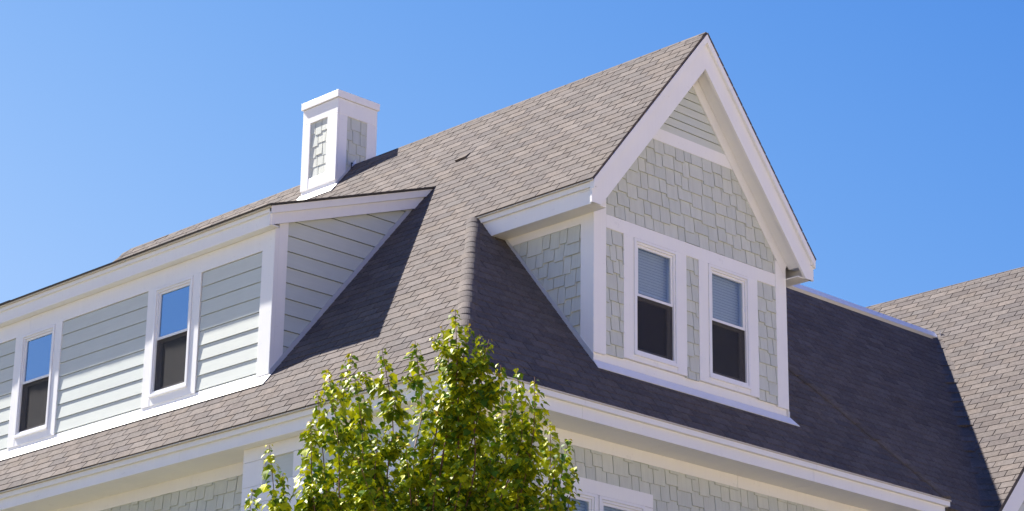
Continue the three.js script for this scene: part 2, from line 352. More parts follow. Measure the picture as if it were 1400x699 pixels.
{ // shaded slope under the gable
  const vTop = 3.5, lo = (v) => XE + v * CT + hipCut, hi = (v) => XF - v * CT - hipCut;
  const deck = add(house, 'roof_slope', slab(fB, [[XE + 0.03, 0], [XF - 0.03, 0], [XF - vTop * CT - 0.03, vTop], [XE + vTop * CT + 0.03, vTop]], -0.018, -0.03), M.felt);
  shingleRoof(deck, fB, { seed: 22, e: EX, rows: Math.floor(vTop / EX), uMin: lo, uMax: hi, keep: 300, skip: (u, v) => ZE - v * CT < -0.1 && u > 0.2 && u < 3.0 });
}
{ // slope facing away
  const deck = add(house, 'roof_slope', [slab(fD, [[-ZE + 0.03, 0], [-ZFAR, 0], [10.85, VT - 0.012], [-ZE + VT * CT + 0.03, VT - 0.012]], -0.018, -0.03),
    slab(fD, [[-ZR, (XF - W - OG) / CT], [ZE + 2, (XF - W - OG) / CT], [ZE + 2, VT - 0.012], [-ZR, VT - 0.012]], -0.0185, -0.0295)], M.felt);
  const vg = (XF - W - OG) / CT;
  shingleRoof(deck, fD, { seed: 23, e: EX, rows: Math.ceil(VT / EX), vTop: VT - 0.02, uMin: (v, vr) => vr > vg - 0.02 ? -ZR - 0.006 : -ZE + v * CT + hipCut, uMax: (v) => -ZFAR - v * CT - hipCut });
  const far = add(house, 'roof_slope', slab(fFar, [[-XF, 0], [-XE, 0], [-XC - 0.01, VT - 0.02], [-XC + 0.01 - 0.03, VT - 0.02]], -0.018, -0.03), M.felt);
  shingleRoof(far, fFar, { seed: 24, e: EX, rows: Math.floor(VT / EX) - 1, uMin: (v) => -XF + v * CT + hipCut, uMax: (v) => -XE - v * CT - hipCut });
}
// ---- hips and ridge
function hipCaps(name, x0, dirx, z0, dirz, vTop, seed, thick = 0) {     // hip from (x0, z0) going (dirx, dirz) in plan as it climbs
  const r = rng(seed), h = group(house, name), w = 0.12;
  for (let i = 0; i * EX < vTop; i++) {
    const v = i * EX, H = V(x0 + dirx * v * CT, YM + ST * v, z0 + dirz * v * CT), wa = w * (0.9 + 0.4 * r()), wb = w * (0.9 + 0.4 * r()), Ct = H.clone().add(V(-dirx * 0.043, 0, -dirz * 0.043));
    const P = H.clone().add(V(0, 0, dirz * wa)), Q = H.clone().add(V(dirx * wb, 0, 0));
    const step = V(dirx * EX * CT, ST * EX, dirz * EX * CT), nA = V(-dirx * ST, CT, 0), nB = V(0, CT, -dirz * ST);
    const nrm = (t) => nA.clone().lerp(nB, t).normalize(), s = 0.0115 + r() * 0.001;
    const flip = dirx * dirz < 0 ? [P, Q, nrm] : [Q, P, (t) => nrm(1 - t)];
    add(h, 'cap_shingle', bent(flip[0], Ct, flip[1], step, flip[2], s + 0.003 + thick, s + 0.0 + thick, -0.004, 10, r() * 4), roofTones[Math.floor(r() * 7)]);
  }
  return h;
}
const vgE = (-OG - XE) / CT;
hipCaps('hip', XE, 1, ZE, -1, vgE - 0.02, 31);
hipCaps('hip', XF, -1, ZE, -1, vgE - 0.02, 32, 0.03);
hipCaps('hip', XE, 1, ZFAR, 1, VT - 0.14, 33);
{
  const h = group(house, 'ridge'), r = rng(34), w = 0.135;
  for (let z = ZR; z > -10.75; z -= 0.26) {
    const P = V(XC - w * CT, YP - w * ST, z), Cc = V(XC, YP + 0.012, z), Q = V(XC + w * CT, YP - w * ST, z), s = 0.012 + r() * 0.002;
    const nA = V(-ST, CT, 0), nB = V(ST, CT, 0);
    add(h, 'cap_shingle', bent(P, Cc, Q, V(0, 0, -0.26), (t) => nA.clone().lerp(nB, t).normalize(), s + 0.004, s - 0.002, 0.03, 6, r() * 4), roofTones[Math.floor(r() * 7)]);
  }
}
{ // a lifted tab on the sun-side slope
  const f2 = frame(at(fA, -3.0, 5.02, 0.012), V(CT, ST, 0), V(-ST, CT, 0));
  add(house, 'lifted_shingle', slab(f2, [[-0.1, 0.0], [0.07, 0.02], [0.08, 0.12], [-0.1, 0.12]], (v) => 0.018 * (1 - v / 0.13), -0.012), roofTones[4]);
}

// ---- main eaves: drip edge, crown strip, fascia, soffit, frieze
const yS = -0.924;
function mainEave() {
  const e1 = 0.045;
  // left side (faces -x)
  add(house, 'drip_edge', bar(XE + 0.002, XE + 0.06, YM - 0.022, YM - 0.008, ZFAR, ZE + 0.012, 0.002), M.drip);
  add(house, 'drip_edge', bar(XE + 0.02, XF + 0.012, YM - 0.022, YM - 0.006, ZE - 0.02, ZE + 0.012, 0.002), M.drip);
  const joints = [-14.6, -11.4, -7.7, -4.05, ZE - 0.001];
  for (let i = 0; i < 4; i++) {
    add(house, 'crown_strip', bar(XE + 0.035, XE + 0.075, -0.803, YM - 0.022, joints[i] + 0.001, joints[i + 1] - 0.001), M.white);
    add(house, 'fascia_board', bar(XE + 0.072, XE + 0.095, yS - 0.006, -0.79, joints[i] + 0.001, (i === 3 ? ZE - e1 : joints[i + 1]) - 0.001), M.white);
  }
  const jx = [XE + 0.076, -0.63, 3.05, XF];
  for (let i = 0; i < 3; i++) {
    add(house, 'crown_strip', bar(jx[i] + 0.001, jx[i + 1] - 0.001, -0.803, YM - 0.022, ZE - 0.05, ZE), M.white);
    add(house, 'fascia_board', bar(i ? jx[i] + 0.001 : XE + 0.086, (i === 2 ? XF - e1 : jx[i + 1]) - 0.001, yS - 0.006, -0.79, ZE - e1 - 0.03, ZE - e1), M.white);
  }
  add(house, 'fascia_board', bar(XF - e1 - 0.03, XF - e1, yS - 0.006, -0.79, ZFAR, ZE - e1 - 0.031), M.white);
  add(house, 'crown_strip', bar(XF - 0.03, XF, -0.803, YM - 0.022, ZFAR, ZE - 0.031), M.white);
  // soffits in panels
  for (let z = -14.6; z < -3.11; z += 2.33) add(house, 'soffit', bar(XE + 0.09, -1.79, yS - 0.002, yS + 0.012, z + 0.002, Math.min(z + 2.33, -3.108) - 0.002, 0.002), M.white);
  add(house, 'soffit', bar(XE + 0.09, -2.1, yS - 0.002, yS + 0.012, -3.105, -0.004, 0.002), M.white);
  const sx = [XE + 0.095, 0.742, 3.18, XF - 0.05];
  for (let i = 0; i < 3; i++) add(house, 'soffit', bar(sx[i] + 0.002, sx[i + 1] - 0.002, yS - 0.002, yS + 0.012, -0.003, ZE - 0.076, 0.002), M.white);
}
mainEave();

// ---- lower walls
const XL = -1.8, XB = -2.115, ZB = -3.106, ZW = 0;
{
  const f = faceX(XL), wall = add(house, 'wall', slab(f, rect(-14.3, ZB, -G, yS + 0.01), -0.055, -0.2), M.wall);
  const fs = faceX(XL + 0.014);
  add(house, 'frieze_board', bar(XL - 0.006, XL + 0.02, -1.068, yS, -8.2, -4.42), M.white);
  add(house, 'frieze_board', bar(XL - 0.006, XL + 0.02, -1.068, yS, -4.418, ZB), M.white);
  sidingShingles(wall, fs, rect(-7.4, ZB - 0.002, -1.88, -1.066), { seed: 41, base: -1.228 });
}
{ // corner bay, its side toward the sun
  const f = faceX(XB), bay = add(house, 'wall', [slab(f, rect(ZB + 0.02, ZW - 0.02, -G, yS + 0.01), -0.1, -0.28), slab(faceZ(ZB + 0.02), rect(XB + 0.1, XL + 0.1, -G, yS), 0, -0.06)], M.white);
  const z0 = ZB, B = (n, a, b, c, d) => add(house, n, bar(XB, XB + 0.1, c, d, a, b), M.white);
  B('frieze_board', z0, ZW, -1.075, yS - 0.002);
  const wid = 0.495, gap = 0.215; let z = -2.762;
  B('panel_stile', z0, z, -1.347, -1.077);
  for (let k = 0; k < 4; k++) {
    add(house, 'recessed_panel', bar(XB + 0.03, XB + 0.09, -1.348, -1.074, z - 0.004, z + wid + 0.004, 0.002), clapTones[k % 3]);
    const zn = k < 3 ? z + wid + gap : ZW; B('panel_stile', z + wid, zn, -1.347, -1.077); z += wid + gap;
  }
  B('panel_rail', z0, ZW, -1.534, -1.349);
  B('panel_board', z0, -2.02, -4.2, -1.536);
  windowUnit(house, f, -2.015, -1.315, -3.0, -1.54, { casing: 0 });
  B('panel_board', -1.31, -1.145, -4.2, -1.536);
  windowUnit(house, f, -1.14, -0.44, -3.0, -1.54, { casing: 0 });
  B('corner_board', -0.435, ZW - 0.002, -4.2, -1.536);
}
{ // wall below the shaded eave
  const f = faceZ(ZW), fs = faceZ(ZW - 0.02);
  const wall = add(house, 'wall', [slab(f, rect(XB + 0.11, -0.6, -G, yS + 0.01), -0.06, -0.28), slab(f, rect(0.79, XF - 0.36, -G, yS + 0.01), -0.06, -0.28), slab(f, rect(-0.6, 0.79, -G, -3.1), -0.06, -0.28), slab(f, rect(-0.6, 0.79, -1.5, yS + 0.01), -0.06, -0.28), slab(f, rect(-0.6, 0.79, -3.1, -1.5), -0.13, -0.28)], M.wall);
  add(house, 'frieze_board', bar(XB + 0.102, 2.28, -1.06, yS - 0.001, ZW - 0.025, ZW), M.white);
  add(house, 'frieze_board', bar(2.284, XF - 0.36, -1.06, yS - 0.001, ZW - 0.025, ZW), M.white);
  add(house, 'corner_board', bar(XB + 0.102, XB + 0.24, -4.2, -1.062, ZW - 0.025, ZW), M.white);
  sidingShingles(wall, fs, rect(XB + 0.24, 4.8, -1.84, -1.058), { seed: 42, base: -1.22, holes: [[-0.766, 0.904, -9, -1.378]] });
  add(house, 'window_head', bar(-0.765, 0.903, -1.52, -1.376, ZW - 0.1, ZW + 0.006), M.white);
  windowUnit(house, f, -0.65, 0.04, -3.0, -1.522, { casing: 0 }); windowUnit(house, f, 0.08, 0.77, -3.0, -1.522, { casing: 0 });
  add(house, 'mullion', bar(0.041, 0.079, -3.0, -1.522, ZW - 0.1, ZW + 0.004), M.white);
  add(house, 'casing', bar(-0.765, -0.652, -3.0, -1.522, ZW - 0.1, ZW + 0.004), M.white);
  add(house, 'casing', bar(0.772, 0.903, -3.0, -1.522, ZW - 0.1, ZW + 0.004), M.white);
  add(house, 'wall', [slab(faceXp(XF - 0.36), rect(-ZW, 14.3, -G, yS + 0.01), 0, -0.1), slab(frame(V(0, 0, -14.3), V(0, 1, 0), V(0, 0, -1)), rect(-(XF - 0.36), -XL, -G, yS + 0.01), 0, -0.1)], M.wall);
}

// ---- gable over the shaded slope
{
  const f = faceZ(0), fs = faceZ(-0.016);
  const inner = 3.5, ix = (y) => (inner - y) / S;              // half-width of the opening inside the rake frieze
  const tri = [[0.02, -0.6], [W - 0.02, -0.6], [W - 0.02, 1.62], [W + 0.0, 1.7], [XC, YP - 0.3], [0, 1.7], [0.02, 1.62]];
  const wall = add(house, 'gable_wall', slab(f, tri, -0.13, -0.2), M.backing);
  // backings that carry the siding
  const bk = (poly, nm = 'sheathing') => add(house, nm, slab(f, poly, -0.055, -0.128), M.backing);
  const up = [[0.19, 1.573], [3.01, 1.573], [3.01, inner - S * 1.41], [XC + ix(2.656), 2.656], [XC - ix(2.656), 2.656], [0.19, inner - S * 1.41]];
  const top = [[XC - ix(2.804), 2.804], [XC + ix(2.804), 2.804], [XC, inner]];
  bk(up); bk(top); bk(rect(0.19, 0.465, 0.0, 1.42)); bk(rect(1.465, 1.675, 0.0, 1.42)); bk(rect(2.675, 3.01, 0.0, 1.42));
  sidingShingles(wall, fs, up, { seed: 51, base: 1.575 });
  clapboards(wall, fs, top, { seed: 52, e: 0.1, top: inner, t: 0.013 });
  for (const [a, b, s] of [[0.19, 0.468, 53], [1.467, 1.673, 54], [2.672, 3.01, 55]]) sidingShingles(wall, fs, rect(a, b, 0.02, 1.422), { seed: s, base: 1.422 - 0.16 * 9, widths: [0.1, 0.13, 0.165, 0.19] });
  for (const [a, b] of [[0, 0.19], [3.01, W]]) add(house, 'corner_board', bar(a, b, 0, 1.74, -0.125, 0.003), M.white);
  add(house, 'header_board', bar(0.192, 3.008, 1.42, 1.573, -0.12, 0), M.white);
  add(house, 'gable_band', slab(f, [[XC - ix(2.656) - 0.02, 2.656], [XC + ix(2.656) + 0.02, 2.656], [XC + ix(2.804) + 0.02, 2.804], [XC - ix(2.804) - 0.02, 2.804]], -0.002, -0.12), M.white);
  add(house, 'base_board', bar(0.004, W - 0.004, -0.1, 0.034, -0.13, -0.03), M.white);
  add(house, 'flashing', slab(fB, [[-0.01, (ZE - 0.055) / CT - 0.022], [W + 0.09, (ZE - 0.055) / CT - 0.022], [W + 0.02, (ZE + 0.02) / CT], [0.0, (ZE + 0.02) / CT]], 0.016, 0.009), M.white);
  // rake frieze on the wall, rake boards, crown strips, sloped soffits, both sides
  for (const s of [-1, 1]) {
    const mx = (p) => p.map(([x, y]) => [s < 0 ? x : W - x, y]);
    add(house, 'rake_frieze', slab(f, mx([[-0.02, 3.70 - S * 1.62], [XC, 3.70], [XC, inner], [0.05, inner - S * 1.55], [0.05, 1.622], [0, 1.622]].slice(0, 4)), 0.006, -0.12), M.white);
    add(house, 'rake_board', slab(f, mx([[-OG + 0.022, YE - 0.035 + 0.022 * S], [-OG + 0.022, 1.545], [-0.106, 1.545], [XC, 3.63], [XC, YP - 0.04]]), ZR - 0.025, ZR - 0.055), M.white);
    const k = 0.1;
    add(house, 'rake_crown', slab(f, mx([[-OG + 0.02, YE - 0.035 + 0.02 * S], [-OG + 0.02, YE - 0.035 - k + 0.02 * S], [XC, YP - 0.04 - k], [XC, YP - 0.04]]), ZR + 0.008, ZR - 0.024), M.white);
    add(house, 'rake_soffit', slab(f, mx([[-OG + 0.05, 1.7], [-0.05, 1.7 - 0.02], [XC, 3.7], [XC, 3.73]]), ZR - 0.056, 0.007), M.white);
    // eave of the gable box: fascia cut to the slope
    const fx = s < 0 ? faceX(-OG) : faceXp(W + OG), cutPoly = (poly) => { const sg = s < 0 ? 1 : -1; let p = poly.map(([z, y]) => [sg * z, y]); if (areaOf(p) < 0) p.reverse(); return clip(p, -sg * S, -1, -(YM + S * ZE)); };
    add(house, 'crown_strip', slab(fx, cutPoly(rect(-1.7, ZR - 0.006, 1.722, YE - 0.02)), -0.03, -0.075), M.white);
    add(house, 'fascia_board', slab(fx, cutPoly(rect(-1.7, ZR - 0.026, 1.545, 1.73)), -0.058, -0.085), M.white);
    add(house, 'drip_edge', slab(fx, cutPoly(rect(-1.7, ZR, YE - 0.02, YE - 0.008)), -0.002, -0.06), M.drip);
    add(house, 'soffit', bar(s < 0 ? -OG + 0.086 : W - 0.002, s < 0 ? 0.002 : W + OG - 0.086, 1.548, 1.56, -1.36, ZR - 0.057, 0.002), M.white);
    // cheek wall
    const cx = s < 0 ? faceX(0.0) : faceXp(W), cw = (poly) => { const sg = s < 0 ? 1 : -1; const p = poly.map(([z, y]) => [sg * z, y]); return areaOf(p) < 0 ? p.reverse() : p; };
    const zr = (y) => ZE - (y - YM) / S;
    const cheek = add(house, 'cheek_wall', slab(cx, cw([[-0.4, roofB(-0.4) - 0.1], [-0.14, roofB(-0.14) - 0.1], [-0.14, 1.54], [zr(1.54), 1.54]]), -0.055, -0.12), M.backing);
    add(house, 'corner_board', slab(cx, cw([[-0.19, roofB(-0.19) - 0.05], [-0.126, roofB(-0.126) - 0.05], [-0.126, 1.555], [-0.19, 1.555]]), 0.003, -0.05), M.white);
    add(house, 'corner_board', slab(cx, cw([[-0.128, roofB(-0.128) - 0.05], [0.0, roofB(0) - 0.0], [0.0, 1.555], [-0.128, 1.555]]), 0.0026, -0.001), M.white);
    add(house, 'frieze_board', slab(cx, cw([[zr(1.457), 1.457], [-0.192, 1.457], [-0.192, 1.55], [zr(1.55), 1.55]]), 0.0, -0.03), M.white);
    add(house, 'flashing', slab(cx, cw([[zr(-0.12), -0.12], [zr(-0.12) + 0.005, -0.03], [zr(1.5) + 0.003, 1.55], [zr(1.55), 1.55]].map((p, i) => p)), 0.008, 0.003), M.metal);
    if (s < 0) sidingShingles(cheek, faceX(0.014), cw([[-0.19, roofB(-0.19) + 0.06], [-0.19, 1.457], [zr(1.457) + 0.05, 1.457]]), { seed: 57, base: 1.457 - 0.16 * 9 });
  }
  const oW = (o) => ({ mid: 0.775, casingBottom: 0.066, casingTop: 1.419, casing: 0.155, ...o });
  windowUnit(house, f, 0.617, 1.315, 0.103, 1.412, oW({ hang: 0.88 })); windowUnit(house, f, 1.832, 2.527, 0.103, 1.412, oW());
}

// ---- shed dormer on the sun-side slope
{
  const X = -1.78, Z1 = -3.17, Z0 = -12.15, f = faceX(X), fs = faceX(X + 0.016), sd = 0.351, XD = -1.925, YD = 1.9, ZK = -3.097;
  const wall = add(house, 'dormer_wall', slab(f, rect(Z0, Z1 - 0.14, -0.3, 1.8), -0.13, -0.2), M.backing);
  const bk = (a, b) => { add(house, 'sheathing', slab(f, rect(a, b, -0.05, 1.465), -0.055, -0.128), M.backing); clapboards(wall, fs, rect(a + 0.001, b - 0.001, 0.03, 1.461), { seed: 61 + Math.round(b * 7), e: 0.176, top: 1.46 }); };
  bk(-4.48, -3.385); bk(-7.29, -5.52); bk(-10.1, -8.275); bk(-11.96, -11.08);
  const oW = { coated: true, mid: 0.815, casingBottom: 0.105, casingTop: 1.459, casing: 0.148 };
  for (const c of [-5.0, -7.782, -10.58]) windowUnit(house, f, c - 0.36, c + 0.36, 0.14, 1.452, oW);
  add(house, 'frieze_board', bar(X, X + 0.12, 1.46, 1.672, -8.0, Z1 - 0.216), M.white);
  add(house, 'frieze_board', bar(X, X + 0.12, 1.46, 1.672, Z0, -8.002), M.white);
  add(house, 'corner_board', bar(X - 0.004, X + 0.05, 0.0, 1.672, Z1 - 0.215, Z1), M.white);
  add(house, 'corner_board', bar(X - 0.003, X + 0.1, 0.0, 1.672, Z0, Z0 + 0.19), M.white);
  for (const [a, b] of [[-5.45, -3.2], [-8.0, -5.452], [Z0, -8.002]]) add(house, 'base_board', bar(X + 0.006, X + 0.12, -0.11, 0.034, a, b), M.white);
  for (const [a, b] of [[-7.12, Z1 + 0.03], [Z0, -7.14]]) add(house, 'flashing', slab(fA, rect(a, b, (X - 0.085 - XE) / CT - 0.004, (X + 0.02 - XE) / CT), 0.019, 0.011), M.white);
  // eave
  const jz = [Z0 - 0.07, -9.1, -6.27, ZK];
  for (let i = 0; i < 3; i++) {
    add(house, 'crown_strip', bar(XD + 0.02, XD + 0.055, 1.822, YD - 0.03, jz[i] + 0.001, jz[i + 1] - 0.001), M.white);
    add(house, 'fascia_board', bar(XD + 0.045, XD + 0.075, 1.673, 1.83, jz[i] + 0.001, jz[i + 1] - 0.001 - (i === 2 ? 0.016 : 0)), M.white);
    add(house, 'drip_edge', bar(XD - 0.008, XD + 0.03, YD - 0.03, YD - 0.014, jz[i] + 0.001, jz[i + 1] - 0.001, 0.002), M.drip);
  }
  add(house, 'soffit', bar(XD + 0.076, X + 0.01, 1.674, 1.686, Z0, ZK - 0.02, 0.002), M.white);
  // roof
  const th = Math.atan(sd), fr = frame(V(XD - 0.02, YD - 0.004, 0), V(Math.cos(th), Math.sin(th), 0), V(-Math.sin(th), Math.cos(th), 0)), L = 2.56 / Math.cos(th);
  const roof = add(house, 'dormer_roof', slab(fr, rect(Z0 - 0.09, ZK + 0.02, 0, L), 0, -0.014), M.felt);
  shingleRoof(roof, fr, { seed: 66, back: -0.002, e: 0.127, rows: Math.floor(L / 0.127), uMin: () => Z0 - 0.1, uMax: () => ZK + 0.026 });
  // cheek facing the gable
  const c = faceZ(Z1), cs = faceZ(Z1 - 0.016), yr = (x) => YD + sd * (x - XD), above = (p) => clip(p, S, -1, -(YM - S * XE));
  const cheek = add(house, 'cheek_wall', slab(c, above([[X + 0.1, -0.1], [0.6, 2.6], [0.6, yr(0.6) - 0.05], [X + 0.1, yr(X + 0.1) - 0.05]]), -0.055, -0.1), M.backing);
  add(house, 'corner_board', slab(c, [[X + 0.052, roofA(X + 0.052) - 0.02], [-1.602, roofA(-1.602) - 0.02], [-1.602, yr(-1.602) - 0.2], [X + 0.052, yr(X + 0.052) - 0.2]], 0.003, -0.05), M.white);
  add(house, 'corner_board', slab(c, [[X - 0.003, roofA(X) + 0.05], [X + 0.051, roofA(X + 0.051) + 0.0], [X + 0.051, 1.69], [X - 0.003, 1.672]], 0.003, 0.0004), M.white);
  const band = (d0, d1, z1, z0, nm) => add(house, nm, slab(faceZ(0), above([[XD + 0.02, yr(XD + 0.02) - d1], [1.2, yr(1.2) - d1], [1.2, yr(1.2) - d0], [XD + 0.02, yr(XD + 0.02) - d0]]), z1, z0), M.white);
  band(0.018, 0.105, ZK, ZK - 0.03, 'rake_crown'); band(0.098, 0.235, ZK - 0.026, ZK - 0.05, 'rake_board');
  add(house, 'rake_soffit', slab(faceZ(0), above([[XD + 0.05, yr(XD + 0.05) - 0.228], [1.1, yr(1.1) - 0.228], [1.1, yr(1.1) - 0.215], [XD + 0.05, yr(XD + 0.05) - 0.215]]), ZK - 0.051, Z1 - 0.05), M.white);
  add(house, 'flashing', slab(c, [[X - 0.0, roofA(X)], [0.34, roofA(0.34)], [0.32, roofA(0.32) + 0.085], [X - 0.0, roofA(X) + 0.085]], 0.012, 0.0036), M.metal);
  clapboards(cheek, cs, above([[-1.603, -0.1], [0.6, 2.6], [0.6, yr(0.6) - 0.21], [-1.603, yr(-1.603) - 0.21]]), { seed: 67, e: 0.183, top: 2.37, t: 0.016 });
}

// ---- boxed chimney
{
  const ch = group(house, 'chimney'), x0 = 1.26, x1 = 1.945, z0 = -6.57, z1 = -5.856, yt = 4.95, f = faceX(x0), g = faceZ(z1);
  add(ch, 'core', bar(x0 + 0.035, x1 - 0.035, 3.2, yt, z0 + 0.035, z1 - 0.035), M.backing);
  const bot = 3.775;
  const cap = add(ch, 'cap', bar(x0 - 0.022, x1 + 0.022, yt - 0.018, 5.03, z0 - 0.022, z1 + 0.022, 0.003), M.white);
  add(ch, 'top_board', bar(x0, x0 + 0.03, 4.708, yt - 0.022, z0, z1), M.white);
  add(ch, 'top_board', bar(x0 + 0.031, x1, 4.708, yt - 0.022, z1 - 0.03, z1), M.white);
  add(ch, 'corner_board', bar(x0, x0 + 0.03, bot, 4.706, z0, z0 + 0.155), M.white);
  add(ch, 'corner_board', bar(x0, x0 + 0.03, bot - 0.0, 4.706, z1 - 0.205, z1), M.white);
  add(ch, 'bottom_board', bar(x0 + 0.002, x0 + 0.03, bot, 3.92, z0 + 0.156, z1 - 0.206), M.white);
  add(ch, 'corner_board', slab(g, [[x0 + 0.031, roofA(x0) + 0.05], [1.43, roofA(1.43)], [1.43, 4.706], [x0 + 0.031, 4.706]], 0, -0.03), M.white);
  add(ch, 'corner_board', slab(g, [[1.775, 3.7], [x1, 3.6], [x1, 4.706], [1.775, 4.706]], 0, -0.03), M.white);
  add(ch, 'back_board', [bar(x0 + 0.031, x1, 3.4, yt - 0.022, z0, z0 + 0.03), bar(x1 - 0.03, x1, 3.4, yt - 0.022, z0 + 0.031, z1 - 0.031)], M.white);
  sidingShingles(ch, faceX(x0 + 0.02), rect(z0 + 0.156, z1 - 0.206, 3.92, 4.707), { seed: 71, t: 0.006, base: 4.707 - 0.16 * 8, widths: [0.13, 0.16, 0.2] });
  sidingShingles(ch, faceZ(z1 - 0.02), [[1.431, 3.8], [1.774, 3.8], [1.774, 4.707], [1.431, 4.707]], { seed: 72, t: 0.012, base: 4.707 - 0.16 * 8, widths: [0.13, 0.17, 0.22] });
  add(ch, 'flashing', slab(fA, rect(z0 - 0.02, z1 + 0.03, (x0 - 0.075 - XE) / CT, (x0 + 0.03 - XE) / CT), 0.02, 0.01), M.white);
  add(ch, 'flashing', slab(faceX(x0 + 0.012), rect(z0 + 0.01, z1 - 0.005, 3.6, bot + 0.01), 0, -0.02), M.white);
  add(ch, 'flashing', slab(g, [[x0 + 0.01, roofA(x0)], [XC, roofA(XC) - 0.005], [XC, roofA(XC) + 0.06], [x0 + 0.01, roofA(x0) + 0.06]], 0.008, 0.001), M.metal);
  add(ch, 'wire_clip', [bar(1.5, 1.512, roofA(1.5) + 0.0, roofA(1.5) + 0.1, z1 + 0.02, z1 + 0.032, 0.003), bar(1.5, 1.53, roofA(1.5) + 0.09, roofA(1.5) + 0.105, z1 + 0.02, z1 + 0.032, 0.003)], M.dark);
}

// ------------------------------------------------------------------ adjoining house beyond the gable
{
  const wing = group(scene, 'adjoining_house', { label: 'adjoining house beyond the gable, its sunlit and shaded roof slopes meeting in a valley', category: 'house' });
  const c2 = -0.39, sC = 1.11, tc = Math.atan(sC), X0 = 9.871, Y0 = 2.86, ye = -0.75, zE = (c2 - ye) / S;
  const f2 = frame(V(0, ye, zE), V(0, ST, -CT), V(0, CT, ST)), xe = X0 + (ye - Y0) / sC, fc = frame(V(xe, ye, 0), V(Math.cos(tc), Math.sin(tc), 0), V(-Math.sin(tc), Math.cos(tc), 0));
  const L2 = (Y0 - ye) / ST, yr = 4.0, Lc = (yr - ye) / Math.sin(tc), xr = X0 + (yr - Y0) / sC, zc = 0.36, zb = -13;
  const valX = (v) => X0 + (ye + v * ST - Y0) / sC, valZ = (v) => { const y = ye + v * Math.sin(tc); return y < Y0 ? (c2 - y) / S : zb; };
  const d2 = add(wing, 'roof_slope', slab(f2, [[5.1, 0], [valX(0) + 0.05, 0], [X0 + 0.05, L2], [3.0, L2]], -0.018, -0.045), M.felt);
  shingleRoof(d2, f2, { seed: 81, e: 0.127, rows: Math.floor(L2 / 0.127), uMin: (v) => 5.15 - v * 2.0 / L2, uMax: (v) => valX(v) + 0.01, keep: 150, hide: (u, v) => ye + v * ST > 4.0 - (u - 1.6) * 0 && false });
  const vY = (Y0 - ye) / Math.sin(tc);
  const dc = add(wing, 'roof_slope', [slab(fc, [[valZ(0) - 0.05, 0], [zc, 0], [zc, vY], [valZ(vY - 1e-6) - 0.05, vY]], -0.018, -0.045), slab(fc, rect(zb, zc, vY, Lc - 0.012), -0.018, -0.045)], M.felt);
  shingleRoof(dc, fc, { seed: 82, e: 0.127, rows: Math.ceil(Lc / 0.127), vTop: Lc - 0.02, uMin: (v, vr) => vr > vY - 0.02 ? zb : (c2 - (ye + v * Math.sin(tc))) / S - 0.01, uMax: () => zc + 0.006, keep: 150 });
  // woven valley
  const val = group(wing, 'valley'), r = rng(83), dy = 0.127 * ST;
  for (let y = ye; y < Y0 - 0.03; y += dy) {
    const H = V(X0 + (y - Y0) / sC, y, (c2 - y) / S), w1 = 0.08 + r() * 0.1, w2 = 0.06 + r() * 0.09, k = r() < 0.3 ? 0.03 : 0.012;
    const Q = H.clone().add(V(0, 0, w1)), P = H.clone().add(V(-w2, 0, 0)), step = V(dy / sC, dy, -dy / S);
    const nA = V(0, CT, ST), nB = V(-Math.sin(tc), Math.cos(tc), 0);
    add(val, 'valley_shingle', bent(P, H, Q, step, (t) => nA.clone().lerp(nB, t).normalize(), k, 0.004, 0.01, 6, r() * 4), roofTones[Math.floor(r() * 7)]);
  }
  const rg = group(wing, 'ridge');
  for (let z = zc; z > -9; z -= 0.26) {
    const P = V(xr - 0.13 * Math.cos(tc), yr - 0.13 * Math.sin(tc), z), Q = V(xr + 0.13 * Math.cos(tc), yr - 0.13 * Math.sin(tc), z), s = 0.014 + r() * 0.003, nA = V(-Math.sin(tc), Math.cos(tc), 0), nB = V(Math.sin(tc), Math.cos(tc), 0);
    add(rg, 'cap_shingle', bent(P, V(xr, yr + 0.01, z), Q, V(0, 0, -0.26), (t) => nA.clone().lerp(nB, t).normalize(), s + 0.004, s - 0.002, 0.03, 6, r() * 4), roofTones[Math.floor(r() * 7)]);
  }
  add(wing, 'roof_slope', slab(frame(V(2 * xr - xe, ye, 0), V(-Math.cos(tc), Math.sin(tc), 0), V(Math.sin(tc), Math.cos(tc), 0)), rect(-zc, -zb, 0, Lc - 0.012), -0.018, -0.045), roofTones[1]);
  // flat roof and its metal edge
  add(wing, 'flat_roof', bar(2.7, X0, Y0 - 0.08, Y0 - 0.02, -12.5, -2.68), M.felt);
  add(wing, 'metal_coping', slab(f2, rect(2.7, X0 + 0.03, L2 - 0.03, L2 + 0.115), 0.03, -0.03), M.white);
  add(wing, 'coping_end', slab(frame(V(X0 + 0.03, Y0 + 0.045, -2.6), V(-0.3, 1, 0.1), V(-0.5, 0.6, -0.4)), [[-0.05, -0.05], [0.05, -0.04], [0.03, 0.02], [0.06, 0.06], [-0.03, 0.05]], 0.01, 0), M.white);
  add(wing, 'roof_vent', [bar(5.05, 5.25, Y0 - 0.02, Y0 + 0.42, -4.1, -3.9), bar(5.0, 5.3, Y0 + 0.42, Y0 + 0.46, -4.15, -3.85)], M.dark);
  // walls, rake
  const tri = [[xe + 0.15, -G], [2 * xr - xe - 0.15, -G], [2 * xr - xe - 0.15, ye], [xr, yr - 0.15], [xe + 0.15, ye]];
  const gw = add(wing, 'wall', [slab(faceZ(zc - 0.12), tri, 0, -0.2), slab(faceZ(zE - 0.34), rect(5.4, xe + 0.2, -G, ye), 0, -0.2)], M.wall);
  const cl = (p) => clip(p, 0, 0, 0);
  clapboards(gw, faceZ(zc - 0.112), [[xe + 0.42, -1.1], [xe + 2.2, -1.1], [xe + 2.2, ye + 1.5], [xe + 0.42, ye + 0.05]], { seed: 84, e: 0.176, top: 1 });
